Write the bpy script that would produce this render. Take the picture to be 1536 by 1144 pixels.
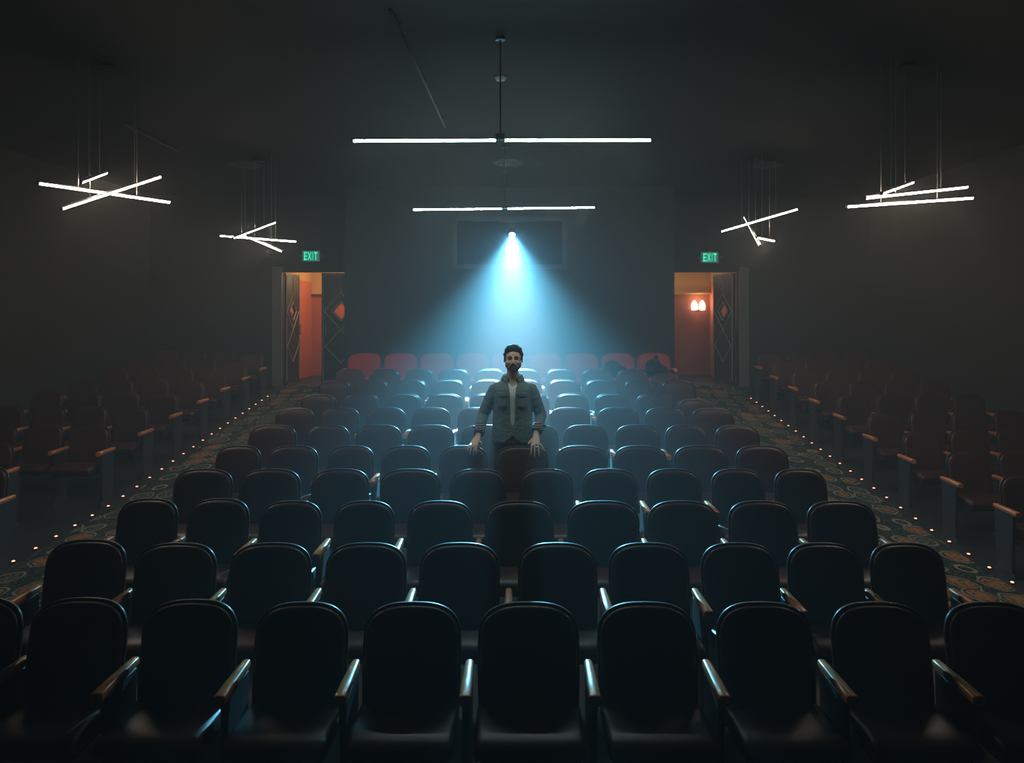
import bpy, bmesh, math, random
from mathutils import Vector, Matrix, noise
random.seed(4)
sc = bpy.context.scene
for o in list(bpy.data.objects): bpy.data.objects.remove(o)
COL = sc.collection

# ------------------------------------------------------------ camera, exposure, world haze, beam
F, CX, YH, ZC, XC = 1135.0, 775.0, 471.0, 2.21, 0.13       # focal length (px of a 1536 wide frame), vanishing point, camera height
cd = bpy.data.cameras.new('camera'); cam = bpy.data.objects.new('camera', cd); COL.objects.link(cam)
cam.location = (XC, 0, ZC); cam.rotation_euler = (math.pi/2, 0, 0)
cd.sensor_width = 36; cd.sensor_fit = 'HORIZONTAL'; cd.lens = F/1536*36
cd.shift_x = -(CX-768)/1536; cd.shift_y = -(572-YH)/1536; cd.clip_start = .05
sc.camera = cam
vs = sc.view_settings
vs.view_transform = 'Standard'; vs.look = 'None'; vs.gamma = 1; vs.use_curve_mapping = False; vs.exposure = 0.0
TUBE_WARM, TUBE_COOL, LED_E = 72.0, 108.0, 6.0
BEAM_W, BEAM_HALF = 25500.0, 24.0
CORE_W, CORE_HALF = 8500.0, 14.0
SPILL_W, SPILL_HALF = 1300.0, 46.0
HAZE = 0.0102
w = bpy.data.worlds.new('world'); sc.world = w; w.use_nodes = True
nt = w.node_tree; nt.nodes.clear()
wo = nt.nodes.new('ShaderNodeOutputWorld'); bg = nt.nodes.new('ShaderNodeBackground'); vol = nt.nodes.new('ShaderNodeVolumeScatter')
bg.inputs['Color'].default_value = (0, 0, 0, 1)
vol.inputs['Color'].default_value = (1, 1, 1, 1); vol.inputs['Density'].default_value = HAZE; vol.inputs['Anisotropy'].default_value = .25
nt.links.new(bg.outputs[0], wo.inputs['Surface']); nt.links.new(vol.outputs[0], wo.inputs['Volume'])
cy = sc.cycles
cy.max_bounces = 6; cy.diffuse_bounces = 3; cy.glossy_bounces = 3; cy.transmission_bounces = 6; cy.volume_bounces = 1
cy.sample_clamp_indirect = 2.0; cy.sample_clamp_direct = 0; cy.use_denoising = True
cy.caustics_reflective = False; cy.caustics_refractive = False

# the lantern on the booth wall throws this beam on the man and the seats around him
LANTERN = Vector((.05, 13.27, 3.60))
BEAM_AT = Vector((.09, 9.25, .70))
bdir = (BEAM_AT-LANTERN).normalized()
for n_, pw, half, col in (('beam', BEAM_W, BEAM_HALF, (.15, .63, .96)), ('beam_core', CORE_W, CORE_HALF, (.95, .96, .92)), ('beam_spill', SPILL_W, SPILL_HALF, (.15, .55, .9))):
    sl = bpy.data.lights.new(n_, 'SPOT'); so = bpy.data.objects.new(n_, sl); COL.objects.link(so)
    sl.energy = pw; sl.color = col; sl.spot_size = math.radians(2*half); sl.spot_blend = 1.0; sl.shadow_soft_size = .05
    so.location = LANTERN + bdir*.03; so.rotation_euler = bdir.to_track_quat('-Z', 'Y').to_euler()

# ------------------------------------------------------------ helpers
def at(px, py, D): return Vector(((px-CX)*D/F+XC, D, ZC-(py-YH)*D/F))
def interp(x, kn):
    if x <= kn[0][0]: return kn[0][1]
    for (a, b), (c, d) in zip(kn, kn[1:]):
        if x <= c: return b+(d-b)*(x-a)/(c-a)
    return kn[-1][1]
def obj(name, me, m=None, parent=None):
    if isinstance(me, bmesh.types.BMesh):
        bm = me; me = bpy.data.meshes.new(name); bm.to_mesh(me); bm.free()
    if m and not me.materials: me.materials.append(m)
    o = bpy.data.objects.new(name, me); COL.objects.link(o)
    if parent: o.parent = parent
    return o
def tag(o, label=None, cat=None, group=None, kind=None):
    for k, v in (('label', label), ('category', cat), ('group', group), ('kind', kind)):
        if v: o[k] = v
    return o
def thing(name, label, cat, loc=(0, 0, 0), group=None):
    o = bpy.data.objects.new(name, None); COL.objects.link(o); o.location = loc
    return tag(o, label, cat, group)
def struct(name, bm, m, parent=None):
    o = obj(name, bm, m, parent)
    if not parent: o['kind'] = 'structure'
    return o
def smooth(bm_or_me, ang=None):
    fs = bm_or_me.faces if isinstance(bm_or_me, bmesh.types.BMesh) else bm_or_me.polygons
    for f in fs:
        if isinstance(bm_or_me, bmesh.types.BMesh): f.smooth = True
        else: f.use_smooth = True
    return bm_or_me
def box(bm, x0, x1, y0, y1, z0, z1, M=None, bev=0):
    v = [bm.verts.new(p) for p in [(x0,y0,z0),(x1,y0,z0),(x1,y1,z0),(x0,y1,z0),(x0,y0,z1),(x1,y0,z1),(x1,y1,z1),(x0,y1,z1)]]
    f = [bm.faces.new([v[i] for i in q]) for q in ((3,2,1,0),(4,5,6,7),(0,1,5,4),(1,2,6,5),(2,3,7,6),(3,0,4,7))]
    if bev:
        es = list({e for q in f for e in q.edges})
        r = bmesh.ops.bevel(bm, geom=es, offset=bev, segments=2, affect='EDGES', profile=.5)
        v = list({x for q in r['faces'] for x in q.verts} | {x for x in v if x.is_valid})
    if M: bmesh.ops.transform(bm, matrix=M, verts=v)
    return v
def newbox(*a, **k):
    bm = bmesh.new(); box(bm, *a, **k); return bm
def rings(bm, rs, cap0=True, cap1=True, closed=True):
    V = [[bm.verts.new(p) for p in r] for r in rs]
    n = len(V[0])
    for a, b in zip(V, V[1:]):
        for i in range(n if closed else n-1):
            j = (i+1) % n
            bm.faces.new((a[i], a[j], b[j], b[i]))
    if cap0: bm.faces.new(V[0][::-1])
    if cap1: bm.faces.new(V[-1])
    return V
def limb(bm, pts, rad, n=10, flat=1.0, up=None):
    pts = [Vector(p) for p in pts]; rs = []; s = None
    for i, p in enumerate(pts):
        t = (pts[min(i+1, len(pts)-1)]-pts[max(i-1, 0)]).normalized()
        if s is None: s = t.cross(Vector((0, 0, 1)) if abs(t.z) < .9 else Vector((0, 1, 0)))
        s = (s-t*s.dot(t)).normalized(); q = s.cross(t).normalized()
        r = rad[i] if hasattr(rad, '__len__') else rad
        rs.append([p+s*(r*math.cos(2*math.pi*k/n))+q*(r*flat*math.sin(2*math.pi*k/n)) for k in range(n)])
    rings(bm, rs)
def ell(bm, c, r, seg=16, M=None):
    R = bmesh.ops.create_uvsphere(bm, u_segments=seg, v_segments=max(6, seg*2//3), radius=1)
    for v in R['verts']:
        v.co = Vector((v.co.x*r[0], v.co.y*r[1], v.co.z*r[2]))
        if M: v.co = M @ v.co
        v.co += Vector(c)
def remesh(bm, voxel, it=2):
    bmesh.ops.recalc_face_normals(bm, faces=bm.faces)
    me = bpy.data.meshes.new('t'); bm.to_mesh(me); bm.free()
    o = bpy.data.objects.new('t', me); COL.objects.link(o)
    m = o.modifiers.new('r', 'REMESH'); m.mode = 'VOXEL'; m.voxel_size = voxel
    s = o.modifiers.new('s', 'SMOOTH'); s.factor = .5; s.iterations = it
    dg = bpy.context.evaluated_depsgraph_get()
    out = bpy.data.meshes.new_from_object(o.evaluated_get(dg))
    bpy.data.objects.remove(o); bpy.data.meshes.remove(me)
    return smooth(out)
def displace(me, fn):
    co = [v.co.copy() for v in me.vertices]; no = [Vector(v.normal) for v in me.vertices]
    me.vertices.foreach_set('co', [x for c, n_ in zip(co, no) for x in c+n_*fn(c)]); me.update()
def solid(bm, th):
    bmesh.ops.recalc_face_normals(bm, faces=bm.faces)
    bmesh.ops.solidify(bm, geom=list(bm.faces), thickness=th)
    return smooth(bm)

# ------------------------------------------------------------ materials
def mat(name, col, rough=.5, metal=0, spec=.5, coat=0, var=0, scale=20, bump=0, emis=None, es=0, trans=0):
    m = bpy.data.materials.new(name); m.use_nodes = True
    n = m.node_tree.nodes; L = m.node_tree.links; b = n['Principled BSDF']
    b.inputs['Base Color'].default_value = (*col, 1); b.inputs['Roughness'].default_value = rough; b.inputs['Metallic'].default_value = metal
    b.inputs['Specular IOR Level'].default_value = spec; b.inputs['Coat Weight'].default_value = coat; b.inputs['Coat Roughness'].default_value = .15
    b.inputs['Transmission Weight'].default_value = trans
    if emis: b.inputs['Emission Color'].default_value = (*emis, 1); b.inputs['Emission Strength'].default_value = es
    if var or bump:
        tc = n.new('ShaderNodeTexCoord'); nz = n.new('ShaderNodeTexNoise'); nz.inputs['Scale'].default_value = scale; nz.inputs['Detail'].default_value = 5
        L.new(tc.outputs['Object'], nz.inputs['Vector'])
        if var:
            r = n.new('ShaderNodeMapRange'); r.inputs['To Min'].default_value = 1-var; r.inputs['To Max'].default_value = 1+var
            mx = n.new('ShaderNodeMix'); mx.data_type = 'RGBA'; mx.blend_type = 'MULTIPLY'; mx.inputs[0].default_value = 1
            mx.inputs['A'].default_value = (*col, 1)
            L.new(nz.outputs['Fac'], r.inputs['Value']); L.new(r.outputs[0], mx.inputs['B']); L.new(mx.outputs['Result'], b.inputs['Base Color'])
        if bump:
            bp = n.new('ShaderNodeBump'); bp.inputs['Strength'].default_value = bump; bp.inputs['Distance'].default_value = .01
            L.new(nz.outputs['Fac'], bp.inputs['Height']); L.new(bp.outputs[0], b.inputs['Normal'])
    return m
def wood(name, c1, c2, rough):
    m = mat(name, c1, rough, coat=.35); n = m.node_tree.nodes; L = m.node_tree.links; b = n['Principled BSDF']
    tc = n.new('ShaderNodeTexCoord'); mp = n.new('ShaderNodeMapping'); mp.inputs['Scale'].default_value = (60, 5, 60)
    nz = n.new('ShaderNodeTexNoise'); nz.inputs['Scale'].default_value = 1.5; nz.inputs['Detail'].default_value = 4
    mx = n.new('ShaderNodeMix'); mx.data_type = 'RGBA'; mx.inputs['A'].default_value = (*c1, 1); mx.inputs['B'].default_value = (*c2, 1)
    L.new(tc.outputs['Object'], mp.inputs[0]); L.new(mp.outputs[0], nz.inputs['Vector']); L.new(nz.outputs['Fac'], mx.inputs[0]); L.new(mx.outputs['Result'], b.inputs['Base Color'])
    return m
def carpet_mat():
    m = mat('patterned_carpet', (.02, .03, .03), .95, spec=.1); n = m.node_tree.nodes; L = m.node_tree.links; b = n['Principled BSDF']
    def nd(t, **k):
        x = n.new(t)
        for a, v in k.items(): setattr(x, a, v)
        return x
    def ramp(src, stops):
        r = nd('ShaderNodeValToRGB'); e = r.color_ramp.elements
        while len(e) < len(stops): e.new(.5)
        for q, (p, c) in zip(e, stops): q.position = p; q.color = (c, c, c, 1)
        L.new(src, r.inputs[0]); return r.outputs[0]
    def mix(f, a, c):
        x = nd('ShaderNodeMix', data_type='RGBA')
        L.new(f, x.inputs[0])
        for s, v in (('A', a), ('B', c)):
            if isinstance(v, tuple): x.inputs[s].default_value = (*v, 1)
            else: L.new(v, x.inputs[s])
        return x.outputs['Result']
    tc = nd('ShaderNodeTexCoord')
    wn = nd('ShaderNodeTexNoise'); wn.inputs['Scale'].default_value = 9; L.new(tc.outputs['Object'], wn.inputs['Vector'])
    sub = nd('ShaderNodeVectorMath', operation='MULTIPLY_ADD'); sub.inputs[1].default_value = (.07, .07, 0)
    L.new(wn.outputs['Color'], sub.inputs[0]); L.new(tc.outputs['Object'], sub.inputs[2])
    fl = nd('ShaderNodeVectorMath', operation='MULTIPLY'); fl.inputs[1].default_value = (1, 1, 0); L.new(sub.outputs[0], fl.inputs[0])
    vo = nd('ShaderNodeTexVoronoi'); vo.inputs['Scale'].default_value = 3.1; vo.inputs['Randomness'].default_value = .4; L.new(fl.outputs[0], vo.inputs['Vector'])
    d = vo.outputs['Distance']
    sp = nd('ShaderNodeSeparateColor'); L.new(vo.outputs['Color'], sp.inputs[0])
    nz = nd('ShaderNodeTexNoise'); nz.inputs['Scale'].default_value = 26; nz.inputs['Detail'].default_value = 3; L.new(tc.outputs['Object'], nz.inputs['Vector'])
    blot = ramp(nz.outputs['Fac'], [(.42, 0), (.5, 1)])
    vein = ramp(nz.outputs['Fac'], [(.44, 0), (.49, 1), (.54, 0)])
    disc = ramp(d, [(.34, 1), (.37, 0)])
    ring = ramp(d, [(.40, 0), (.425, 1), (.45, 1), (.48, 0)])
    pick = ramp(sp.outputs[0], [(.5, 0), (.52, 1)])
    gold = mix(blot, (.09, .045, .015), (.30, .125, .042))
    green = mix(vein, (.02, .026, .022), (.26, .23, .13))
    inner = mix(pick, green, gold)
    base = mix(vein, (.006, .009, .010), (.10, .115, .08))
    c = mix(disc, base, inner)
    c = mix(ring, c, (.24, .21, .135))
    L.new(c, b.inputs['Base Color'])
    return m
def plaid_mat():
    m = mat('plaid', (.2, .02, .02), .9); n = m.node_tree.nodes; L = m.node_tree.links; b = n['Principled BSDF']
    tc = n.new('ShaderNodeTexCoord'); sx = n.new('ShaderNodeSeparateXYZ'); L.new(tc.outputs['Object'], sx.inputs[0])
    def band(o, freq, th):
        a = n.new('ShaderNodeMath'); a.operation = 'MULTIPLY'; a.inputs[1].default_value = freq; L.new(o, a.inputs[0])
        s = n.new('ShaderNodeMath'); s.operation = 'SINE'; L.new(a.outputs[0], s.inputs[0])
        g = n.new('ShaderNodeMath'); g.operation = 'GREATER_THAN'; g.inputs[1].default_value = th; L.new(s.outputs[0], g.inputs[0]); return g.outputs[0]
    def mix(f, A, B):
        x = n.new('ShaderNodeMix'); x.data_type = 'RGBA'; L.new(f, x.inputs[0])
        if isinstance(A, tuple): x.inputs['A'].default_value = (*A, 1)
        else: L.new(A, x.inputs['A'])
        x.inputs['B'].default_value = (*B, 1); return x.outputs['Result']
    c = mix(band(sx.outputs[2], 210, 0), (.22, .03, .025), (.012, .012, .015))
    c = mix(band(sx.outputs[0], 210, .2), c, (.02, .02, .022))
    c = mix(band(sx.outputs[2], 330, .86), c, (.6, .58, .52))
    L.new(c, b.inputs['Base Color']); return m
M_wall = mat('painted_wall', (.008, .0075, .0068), .75, var=.2, scale=3, bump=.1)
M_booth = mat('booth_wall', (.013, .0145, .015), .8, var=.15, scale=3)
M_ceil = mat('dark_ceiling', (.006, .006, .0065), .85, var=.2, scale=2)
M_floor = mat('painted_concrete', (.012, .0125, .014), .55, var=.3, scale=5)
M_carpet = carpet_mat()
M_seat = mat('oxblood_leather', (.040, .0062, .0052), .45, spec=.4, coat=.04, var=.25, scale=9, bump=.08)
M_shell = mat('dark_shell', (.014, .009, .009), .42, spec=.35, coat=.14)
M_red = mat('red_upholstery', (.25, .017, .015), .75, var=.2, scale=12)
M_wood = wood('armrest_wood', (.66, .22, .065), (.42, .12, .035), .33)
M_metal = mat('grey_enamel', (.018, .021, .025), .55, metal=.2, var=.15, scale=8)
M_orange = mat('orange_wall', (.58, .17, .07), .7, var=.12, scale=4)
M_yellow = mat('ochre_wall', (.62, .40, .14), .7, var=.1, scale=4)
M_dkred = mat('brick_red_wall', (.30, .085, .04), .7, var=.12, scale=4)
M_rust = mat('rust_wall', (.46, .13, .055), .7, var=.12, scale=4)
M_door = mat('door_leaf', (.008, .0085, .0085), .5, var=.2, scale=6)
M_inlay = mat('pale_inlay', (.5, .49, .44), .45, metal=.2)
M_glass = mat('tinted_glass', (1, .82, .7), .08, trans=1)
M_black = mat('black_metal', (.015, .015, .016), .4, metal=.5)
M_cable = mat('steel_cable', (.25, .25, .25), .35, metal=.6)
M_vent = mat('vent_grey', (.07, .07, .07), .6)
M_silver = mat('brushed_housing', (.25, .23, .21), .4, metal=.6)
M_warm = mat('warm_diffuser', (.9, .9, .9), .5, emis=(1, .83, .62), es=TUBE_WARM)
M_cool = mat('cool_diffuser', (.9, .9, .9), .5, emis=(.74, 1, .95), es=TUBE_COOL)
M_led = mat('aisle_led', (.9, .5, .4), .4, emis=(1, .2, .12), es=LED_E); M_led.cycles.emission_sampling = 'NONE'
M_exitp = mat('exit_panel', (0, .1, .06), .5, emis=(0, .20, .12), es=1.0); M_exitp.cycles.emission_sampling = 'NONE'
M_exitl = mat('exit_letters', (.1, .9, .6), .5, emis=(.06, .72, .46), es=1.0); M_exitl.cycles.emission_sampling = 'NONE'
M_lens = mat('lantern_lens', (.6, .9, 1), .2, emis=(.6, .95, 1), es=5); M_lens.cycles.emission_sampling = 'NONE'
M_shade = mat('lamp_glass', (1, .9, .8), .5, emis=(1, .8, .6), es=6)
M_frame = mat('port_frame', (.03, .035, .038), .45, metal=.3)
M_pane = mat('port_glass', (.6, .75, .8), .05, trans=1)

# ------------------------------------------------------------ seating data (measured from the photograph)
ROWS = [
 (903, [(-97,44),(56,199),(222,362),(389,526),(549,693),(718,867),(894,1040),(1070,1212),(1240,1384),(1408,1554)]),
 (814, [(77,196),(209,330),(350,471),(492,612),(631,750),(777,894),(911,1030),(1048,1163),(1176,1288),(1299,1409)]),
 (751, [(182,272),(286,378),(393,486),(504,594),(613,710),(728,830),(850,957),(970,1074),(1089,1191),(1206,1309)]),
 (703, [(265,353),(363,454),(470,556),(572,662),(676,760),(779,859),(872,954),(968,1050),(1064,1143),(1158,1236)]),
 (668, [(327,395),(404,480),(494,563),(574,647),(660,732),(743,822),(833,910),(920,999),(1009,1090),(1101,1180)]),
 (637, [(376,447),(460,526),(535,604),(613,682),(692,762),(771,837),(845,911),(922,989),(996,1060),(1071,1137)]),
 (611, [(415,473),(481,541),(550,610),(618,677),(687,746),(756,813),(823,885),(895,958),(966,1029),(1036,1099)]),
 (590, [(452,506),(515,570),(578,633),(640,695),(705,761),(770,824),(832,883),(891,945),(953,1010),(1014,1067)]),
 (569, [(479,528),(535,584),(592,641),(647,698),(707,757),(765,813),(821,871),(876,928),(934,981),(990,1042)]),
 (553, [(503,548),(555,601),(608,652),(658,705),(712,758),(765,810),(818,864),(871,918),(924,971),(977,1020)]),
]
D0, DS, CH = 3.549, .869, .86
CKN = []
for k, (y, _) in enumerate(ROWS):
    D = D0+DS*k; CKN.append((D, ZC-(y-YH)*D/F-CH))
off = CKN[0][1]
CKN = [(-2.0, CKN[0][1]-.03)] + CKN + [(14.6, ZC-107*14.6/F), (18, ZC-107*14.6/F)]
LKN = [(-2, -.17), (4, -.15), (5.9, -.09), (6.84, -.036), (8.54, .066), (11.28, .407), (13.83, .693), (14.6, CKN[-1][1]), (18, CKN[-1][1])]
RKN = [(-2, -.2), (4, -.18), (6.0, -.15), (6.55, -.124), (7.845, -.034), (10.38, .253), (13.85, .655), (14.6, CKN[-1][1]), (18, CKN[-1][1])]
def zfl(x, D):
    c = interp(D, CKN); s = interp(D, LKN if x < 0 else RKN)
    t = min(1, max(0, (abs(x)-2.72)/1.55)); return c+(s-c)*t
ORD = 'first second third fourth fifth sixth seventh eighth ninth tenth eleventh twelfth thirteenth fourteenth fifteenth sixteenth seventeenth eighteenth nineteenth twentieth'.split()
ORD += ['twenty-'+w_ for w_ in ORD[:9]] + ['thirtieth']

# ------------------------------------------------------------ room shell
XW, YB, ZT = 6.95, 14.6, 4.5
def grid_surface(xs, ys, zf, dz=0):
    bm = bmesh.new()
    V = [[bm.verts.new((x, y, zf(x, y)+dz)) for x in xs] for y in ys]
    for a, b in zip(V, V[1:]):
        for i in range(len(xs)-1): bm.faces.new((a[i], a[i+1], b[i+1], b[i]))
    return smooth(bm)
ys = [-1.6+.2*i for i in range(95)]
struct('floor', grid_surface([-XW-.1, -5.8, -4.27, -3.9, -3.5, -3.1, -2.72, 0, 2.72, 3.1, 3.5, 3.9, 4.27, 5.8, XW+.1], ys, zfl), M_floor)
struct('ceiling', newbox(-XW-.1, XW+.1, -1.7, YB+.1, ZT, ZT+.12), M_ceil)
struct('wall_left', newbox(-XW-.12, -XW, -1.7, YB+.1, -.6, ZT), M_wall)
struct('wall_right', newbox(XW, XW+.12, -1.7, YB+.1, -.6, ZT), M_wall)
struct('wall_front', newbox(-XW-.1, XW+.1, -1.8, -1.65, -.6, ZT), M_wall)
ZD = CKN[-1][1]; DT = ZC+63*14.6/F            # doorway floor and head
DXL, DXR = -4.385, 4.41
bm = bmesh.new()
for a, b, c, d in ((-XW-.1, DXL, -.6, ZT), (DXL, -2.885, DT, ZT), (-2.885, 2.91, -.6, ZT), (2.91, DXR, DT, ZT), (DXR, XW+.1, -.6, ZT)):
    box(bm, a, b, YB, YB+.14, c, d)
struct('wall_back', bm, M_wall)
# projection booth standing forward of the back wall
BY = 13.62
bm = bmesh.new()
PX0, PX1, PZ0, PZ1 = at(684, 0, BY).x, at(845, 0, BY).x, at(0, 398, BY).z, at(0, 330, BY).z
for a, b, c, d in ((-2.97, PX0, .3, ZT), (PX1, 2.97, .3, ZT), (PX0, PX1, .3, PZ0), (PX0, PX1, PZ1, ZT)):
    box(bm, a, b, BY, BY+.1, c, d)
box(bm, -2.97, -2.87, BY+.1, YB, .3, ZT); box(bm, 2.87, 2.97, BY+.1, YB, .3, ZT)
struct('wall_booth', bm, M_booth)
t = bpy.data.objects.new('window_1', None); COL.objects.link(t); t.location = (0, BY, PZ0); t['kind'] = 'structure'
bm = bmesh.new()
for a, b, c, d in ((PX0-.06, PX0+.02, -.06, PZ1-PZ0+.06), (PX1-.02, PX1+.06, -.06, PZ1-PZ0+.06), (PX0-.06, PX1+.06, -.06, .02), (PX0-.06, PX1+.06, PZ1-PZ0-.02, PZ1-PZ0+.06)):
    box(bm, a, b, -.03, .05, c, d)
obj('window_frame', bm, M_frame, t)
o = obj('pane', newbox(PX0, PX1, 0, .008, -.42, .42), M_pane, t); o.location = (0, .09, (PZ1-PZ0)/2); o.rotation_euler = (math.radians(9), 0, 0)
# back wall casings and baseboards
for n_, (x, s) in enumerate(((DXL, -1), (DXR, 1))):
    bm = bmesh.new(); box(bm, min(x, x+s*.19), max(x, x+s*.19), YB-.06, YB-.002, ZD-.05, DT+.1, bev=.008)
    struct('trim_%d' % (n_+1), bm, mat('casing_%d' % n_, (.10, .095, .08), .5))
struct('baseboard_left', newbox(-XW+.001, -XW+.02, -1.6, YB, -.2, 1.0), M_booth)
struct('baseboard_right', newbox(XW-.02, XW-.001, -1.6, YB, -.2, 1.0), M_booth)
# corridors beyond the two doorways
for side, s in (('left', -1), ('right', 1)):
    xa, xb = sorted((s*2.6, s*4.47))
    ye, zt = 17.0, 3.34
    struct('wall_corridor_%s_far' % side, newbox(xa-.1, xb+.1, ye, ye+.1, ZD-.1, 2.66), M_dkred if s > 0 else M_rust)
    struct('wall_corridor_%s_far_upper' % side, newbox(xa-.1, xb+.1, ye-.02, ye+.1, 2.66, zt), M_yellow)
    o_ = s*4.47
    struct('wall_corridor_%s_outer' % side, newbox(min(o_, o_+s*.1), max(o_, o_+s*.1), YB+.14, ye, ZD-.1, 2.93), M_orange)
    struct('wall_corridor_%s_outer_upper' % side, newbox(min(o_, o_+s*.1), max(o_, o_+s*.1), YB+.14, ye, 2.93, zt), M_yellow)
    i_ = s*2.6
    struct('wall_corridor_%s_inner' % side, newbox(min(i_, i_-s*.1), max(i_, i_-s*.1), YB+.14, ye, ZD-.1, zt), M_orange)
    struct('ceiling_corridor_%s' % side, newbox(xa-.1, xb+.1, YB+.1, ye+.1, zt, zt+.1), M_yellow)
    struct('trim_%s_ledge' % side, newbox(xa, xb, ye-.12, ye-.021, 2.655, 2.69), M_yellow)
    lamp = thing('added_ceiling_lamp', 'unseen ceiling lamp added to light the passage behind the %s doorway' % side, 'lamp', (s*3.35, 16.1, zt))  # added lamp, hidden above the doorway view, to light the passage walls
    bm = bmesh.new(); ell(bm, (0, 0, -.02), (.15, .15, .06)); smooth(bm); obj('lamp_shade', bm, M_shade, lamp)
    bm = bmesh.new(); limb(bm, [(0, 0, -.02), (0, 0, 0)], .17, 20); obj('base', bm, M_silver, lamp)
    ld = bpy.data.lights.new('added_passage_light', 'POINT'); lo = bpy.data.objects.new('added_passage_light', ld); COL.objects.link(lo)  # warm light added under the unseen lamp
    ld.energy = 34 if s < 0 else 6; ld.color = (1, .72, .42); ld.shadow_soft_size = .12; lo.location = (s*3.35, 16.1, zt-.2)

# ------------------------------------------------------------ door leaves with diamond panes
LW, LH = .745, DT-ZD-.03
def leaf_bm():
    bm = bmesh.new(); cz = 1.42; hw, hh = .14, .16
    for y in (0, .045):
        P = {k: bm.verts.new((x, y, z)) for k, x, z in (('BL', 0, 0), ('BR', LW, 0), ('TR', LW, LH), ('TL', 0, LH), ('l', LW/2-hw, cz), ('r', LW/2+hw, cz), ('t', LW/2, cz+hh), ('b', LW/2, cz-hh))}
        for q in ('BL BR b', 'BR TR r', 'TR TL t', 'TL BL l', 'BR r b', 'TR t r', 'TL l t', 'BL b l'):
            bm.faces.new([P[k] for k in q.split()][::(1 if y == 0 else -1)])
        if y == 0: A = P
    for q in (('BL', 'BR'), ('BR', 'TR'), ('TR', 'TL'), ('TL', 'BL'), ('l', 'b'), ('b', 'r'), ('r', 't'), ('t', 'l')):
        bm.faces.new((A[q[1]], A[q[0]], P[q[0]], P[q[1]]))
    bmesh.ops.recalc_face_normals(bm, faces=bm.faces)
    return bm
def inlay_bm():
    bm = bmesh.new(); cz = 1.42; c = LW/2
    for y in (-.004, .049):
        def ln(pts, r=.007):
            for p, q in zip(pts, pts[1:]): limb(bm, [(p[0], y, p[1]), (q[0], y, q[1])], r, 4)
        ln([(c, LH-.06), (c, cz+.36)])
        ln([(c-.32, cz), (c, cz+.36), (c+.32, cz), (c, cz-.36), (c-.32, cz)], .009)
        ln([(c-.17, cz), (c, cz+.19), (c+.17, cz), (c, cz-.19), (c-.17, cz)], .012)
        ln([(c, cz-.36), (c-.3, cz-.68), (c, cz-1.0), (c+.3, cz-.68), (c, cz-.36)])
        ln([(.03, .06), (.03, LH-.04), (LW-.03, LH-.04), (LW-.03, .06)], .006)
    return bm
def pane_bm():
    bm = bmesh.new(); cz = 1.42; c = LW/2
    rings(bm, [[(c-.14, y, cz), (c, y, cz-.16), (c+.14, y, cz), (c, y, cz+.16)] for y in (.018, .026)]); return bm
lm, im, pm = obj('t', leaf_bm(), M_door), obj('t', inlay_bm(), M_inlay), obj('t', pane_bm(), M_glass)
LM, IM, PM = lm.data, im.data, pm.data
for o in (lm, im, pm): bpy.data.objects.remove(o)
for n_, (hx, hy, ang, flip) in enumerate(((DXL+.02, YB+.15, 86, 1), (-2.89, YB+.05, 180, 1), (DXR-.02, YB+.15, 180-74, 1), (2.93, YB+.15, 83, 1))):
    d = bpy.data.objects.new('door_%d' % (n_+1), LM); COL.objects.link(d); d['kind'] = 'structure'
    d.location = (hx, hy, ZD+.015); d.rotation_euler = (0, 0, math.radians(ang))
    obj('inlay', IM, None, d); obj('pane', PM, None, d)
    bm = bmesh.new()
    for yy in (-.05, .075): limb(bm, [(LW-.09, yy, .95), (LW-.09, yy, 1.15)], .012, 8)
    for z in (.96, 1.14): limb(bm, [(LW-.09, -.05, z), (LW-.09, .075, z)], .008, 6)
    obj('door_handle', bm, M_silver, d)

# ------------------------------------------------------------ twin wall lamp beyond the right doorway
wl = thing('wall_lamp', 'lit twin wall lamp with two pointed glass shades beyond the right doorway', 'lamp', (at(1046.5, 0, 16.95).x, 16.99, 2.40))
obj('back_plate', newbox(-.06, .06, -.03, 0, -.10, .0, bev=.006), M_silver, wl)
for s in (-1, 1):
    bm = bmesh.new(); x = s*.088
    prof = [(.05, -.10), (.066, -.09), (.068, .02), (.05, .07), (.014, .115), (.008, .12)]
    rings(bm, [[(x+r*math.cos(a*math.pi/6), -.10+r*math.sin(a*math.pi/6), z) for a in range(12)] for r, z in prof]); smooth(bm)
    sh = obj('lamp_shade', bm, M_shade, wl)
    bm = bmesh.new(); limb(bm, [(s*.03, -.02, -.06), (x, -.06, -.115), (x, -.10, -.115), (x, -.10, -.10)], .009, 8); obj('bracket', bm, M_silver, wl)
ld = bpy.data.lights.new('wall_lamp_light', 'POINT'); lo = bpy.data.objects.new('wall_lamp_light', ld); COL.objects.link(lo)
ld.energy = 3; ld.color = (1, .7, .42); ld.shadow_soft_size = .05; lo.location = wl.location + Vector((0, -.2, .12))

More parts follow.
